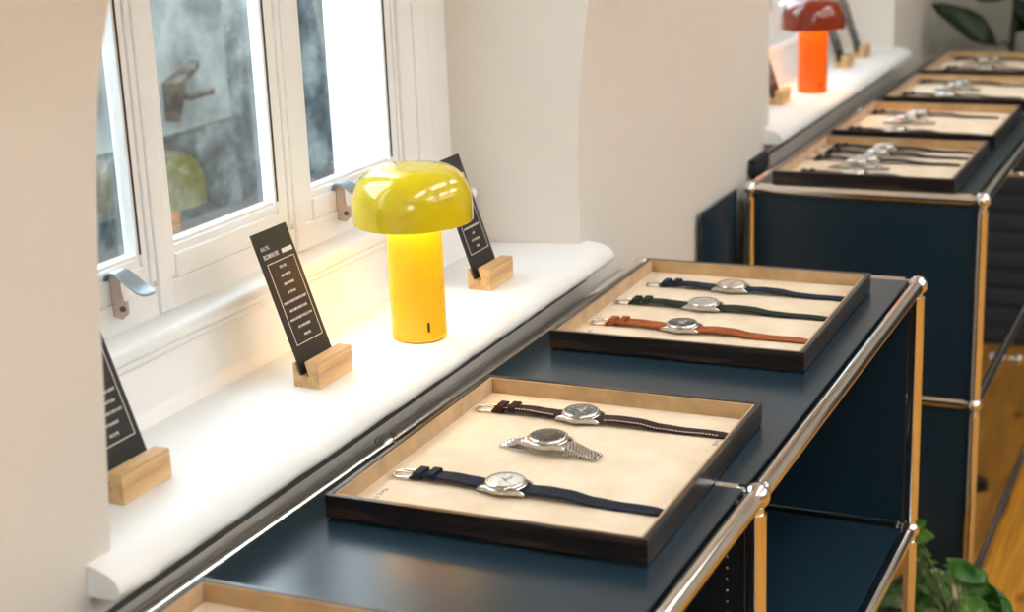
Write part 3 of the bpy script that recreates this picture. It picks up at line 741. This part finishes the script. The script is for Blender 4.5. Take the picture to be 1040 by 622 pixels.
lamp(-430, 164.7, 'glossy yellow mushroom table lamp, lit, on the nearer windowsill', yellow, yellow_s, glow, 0, None)
lamp(-448, 1937, 'brick-red mushroom table lamp with glowing orange stem on the farther sill', redl, orange_s, glow2, 0, None)

# ------------------------------------------------------------------ plants
def leaf_mesh(L, W, curl, droop, fold=.25, heart=True, n=10):
    bm = B(); rows = []
    for i in range(n+1):
        t = i/n
        w_ = W/2*(math.sin(math.pi*min(1, t*.92+.06))**.75)*(1.15-.45*t) if heart else W/2*math.sin(math.pi*(t*.96+.02))**.8
        if i == n: w_ = .3
        x = L*t; z = curl*math.sin(t*math.pi*.5)*L - droop*L*t*t
        rows.append([bm.verts.new((x-(.10*L if (heart and i == 0) else 0)*abs(k)/2, w_*k/2, z+abs(k)/2*w_*fold+.03*L*math.sin(t*9+k))) for k in (-2, -1, 0, 1, 2)])
    for a, b2 in zip(rows, rows[1:]):
        for k in range(4): bm.faces.new((a[k], a[k+1], b2[k+1], b2[k]))
    r = bmesh.ops.solidify(bm, geom=bm.faces[:], thickness=.7)
    return bm
random.seed(11)
P0 = Vector((12, 1030, 0))
pl = thing('potted_pothos', 'leafy variegated green trailing plant in a dark pot on floor between the cabinets', 'plant', (P0.x, P0.y, FLOOR+.5))
bm = B(); lathe(bm, [(0, 0), (58, 0), (62, 3), (76, 108), (78, 112), (74, 113), (71, 106), (0, 104)], 48)
pt_ = obj('pot', bm, potm, pl, smooth=True, auto=40)
bm = B(); lathe(bm, [(0, 107), (70.5, 105.5), (70.5, 104)], 32); obj('soil', bm, soilm, pt_)
def place_leaf(base, tip, L, W, m, parent, roll=0, face=(0, 0, 1), curl=.12, droop=.25, heart=True, stem_from=None, sm=stemm, sr=1.6, lab=None):
    bm = leaf_mesh(L, W, curl, droop, heart=heart)
    d = (Vector(tip)-Vector(base)).normalized()
    nz = Vector(face); nz = (nz-d*nz.dot(d)).normalized(); ny = nz.cross(d)
    q = Matrix((d, ny, nz)).transposed().to_4x4() @ Matrix.Rotation(roll, 4, 'X')
    bmesh.ops.transform(bm, matrix=Matrix.Translation(base) @ q, verts=bm.verts)
    o = obj('leaf', bm, m, parent, smooth=True)
    if lab: o['label'] = lab
    if stem_from is not None:
        a, b2 = Vector(stem_from), Vector(base)
        pts = [a.lerp(b2, k/6)+Vector((0, 0, 18*math.sin(k/6*math.pi))) for k in range(7)]
        bm = B(); path_tube(bm, pts, sr, 7, sr*.7); obj('leaf_stalk', bm, sm, o, smooth=True)
# hand-placed leaves seen in the photo: (world base, world direction tip, L, W, variegated, roll)
def wl(x, y, z): return Vector((x, y, z+12))-Vector((P0.x, P0.y, FLOOR+.5))
hand = [((-58, 1080, -507), (-40, 1078, -494), 26, 26, 0, .2), ((-58, 1085, -532), (-22, 1075, -512), 40, 34, 0, -.4), ((-60, 1085, -545), (-30, 1080, -550), 34, 22, 0, .4),
        ((-62, 1080, -565), (-12, 1072, -558), 50, 16, 1, .3), ((0, 1085, -562), (60, 1070, -578), 62, 36, 0, .15), ((-20, 1080, -580), (-8, 1060, -640), 66, 44, 0, .1),
        ((-48, 1082, -572), (-42, 1060, -632), 62, 30, 0, -.2), ((-38, 1078, -570), (-22, 1066, -610), 44, 16, 1, .1), ((14, 1082, -582), (62, 1050, -650), 82, 40, 1, .1),
        ((40, 1088, -585), (88, 1060, -650), 84, 48, 0, .2), ((66, 1088, -598), (112, 1070, -650), 66, 30, 0, -.2), ((-64, 1070, -600), (-58, 1050, -660), 60, 44, 0, .2),
        ((-30, 1070, -610), (-14, 1040, -680), 72, 46, 1, .2), ((20, 1075, -610), (30, 1040, -690), 80, 54, 0, .0), ((70, 1060, -630), (120, 1030, -690), 74, 44, 1, .3)]
for bs, tp, L, W_, v, r_ in hand:
    place_leaf(wl(*bs), wl(*tp), L, W_, leafv if v else leafm, pl, r_, (.15, -.75, .62), stem_from=(random.uniform(-12, 12), random.uniform(0, 25), 108), lab='cream-splashed leaf' if v else None)
for k in range(46):
    an = random.uniform(0, 2*math.pi); rr = random.uniform(15, 88); h = random.uniform(110, 160)-rr*.5
    base = Vector((rr*math.cos(an), rr*math.sin(an)*.9, h)); tip = base+Vector((math.cos(an), math.sin(an), random.uniform(-1.2, .5)))*50
    v = random.random() < .35
    place_leaf(base, tip, random.uniform(48, 80), random.uniform(34, 54), leafv if v else leafm, pl, random.uniform(-.6, .6), stem_from=(random.uniform(-15, 15), random.uniform(-15, 15), 106), lab='cream-splashed leaf' if v else None)

P1 = Vector((-200, 3010, 0))
pf = thing('potted_rubber_plant', 'tall dark-leaved plant in the far corner behind the farther cabinet', 'plant', (P1.x, P1.y, FLOOR+.5))
bm = B(); lathe(bm, [(0, 0), (95, 0), (100, 4), (120, 210), (122, 216), (116, 217), (112, 205), (0, 203)], 48); pp = obj('pot', bm, potm, pf, smooth=True, auto=40)
bm = B(); lathe(bm, [(0, 207), (112, 205), (112, 203)], 32); obj('soil', bm, soilm, pp)
bm = B(); path_tube(bm, [(0, 0, 205), (4, 0, 450), (-2, 2, 640), (3, 0, 800), (8, 0, 880), (16, 0, 1010)], 11, 12, 7); obj('trunk', bm, barkm, pf, smooth=True)
def wf_(x, y, z): return Vector((x, y, z))-Vector((P1.x, P1.y, FLOOR+.5))
for bs, tp, L, W_, r_ in [((-232, 3000, 28), (-385, 2965, 138), 200, 72, .25), ((-205, 3010, 165), (-290, 3000, 152), 90, 62, .5), ((-196, 3005, 150), (-130, 3000, 60), 110, 48, .3),
        ((-196, 3005, 155), (-215, 2975, 190), 70, 60, .4), ((-200, 3010, 60), (-110, 3000, 150), 130, 50, .3), ((-200, 3010, -120), (-320, 2960, -60), 140, 80, .3), ((-200, 3010, -220), (-100, 2980, -150), 150, 80, .3), ((-195, 3010, 240), (-240, 2950, 330), 140, 80, .3), ((-190, 3010, 260), (-120, 3060, 330), 140, 80, .3)]:
    place_leaf(wf_(*bs), wf_(*tp), L, W_, leafd, pf, r_, (.3, -.9, .3), .05, .12, heart=False, stem_from=Vector((2, 0, wf_(*bs).z-20)), sm=barkm, sr=3.5)

# ------------------------------------------------------------------ rest of the shop (seen in reflections, edge of frame)
t = thing('slatted_counter', 'dark slatted counter across the room, seen mirrored in the glossy cabinet doors', 'counter', (625, 2960, FLOOR+.5))
bm = B(); box(bm, -560, 560, -120, 120, 0, 1040, 4); obj('body', bm, mat('counter_black', (.010, .012, .016), .5), t)
bm = B()
for k in range(20): box(bm, -555, 555, -132, -119, 20+k*50, 48+k*50, 2)
obj('slats', bm, mat('counter_slat', (.028, .034, .042), .45), t)
bm = B(); lathe(bm, [(0, 0), (24, 0), (25, 3), (24, 16), (21, 20), (0, 21)], 40); lathe(bm, [(9, 20.5), (9, 24), (5, 25), (0, 25)], 24)
o = obj('door_stop', bm, usb, smooth=True, auto=40); o.location = Vector((78, 1850, FLOOR+.5))*S
tag(o, 'small black round door stop on the pine floor at the right edge', 'door stop')
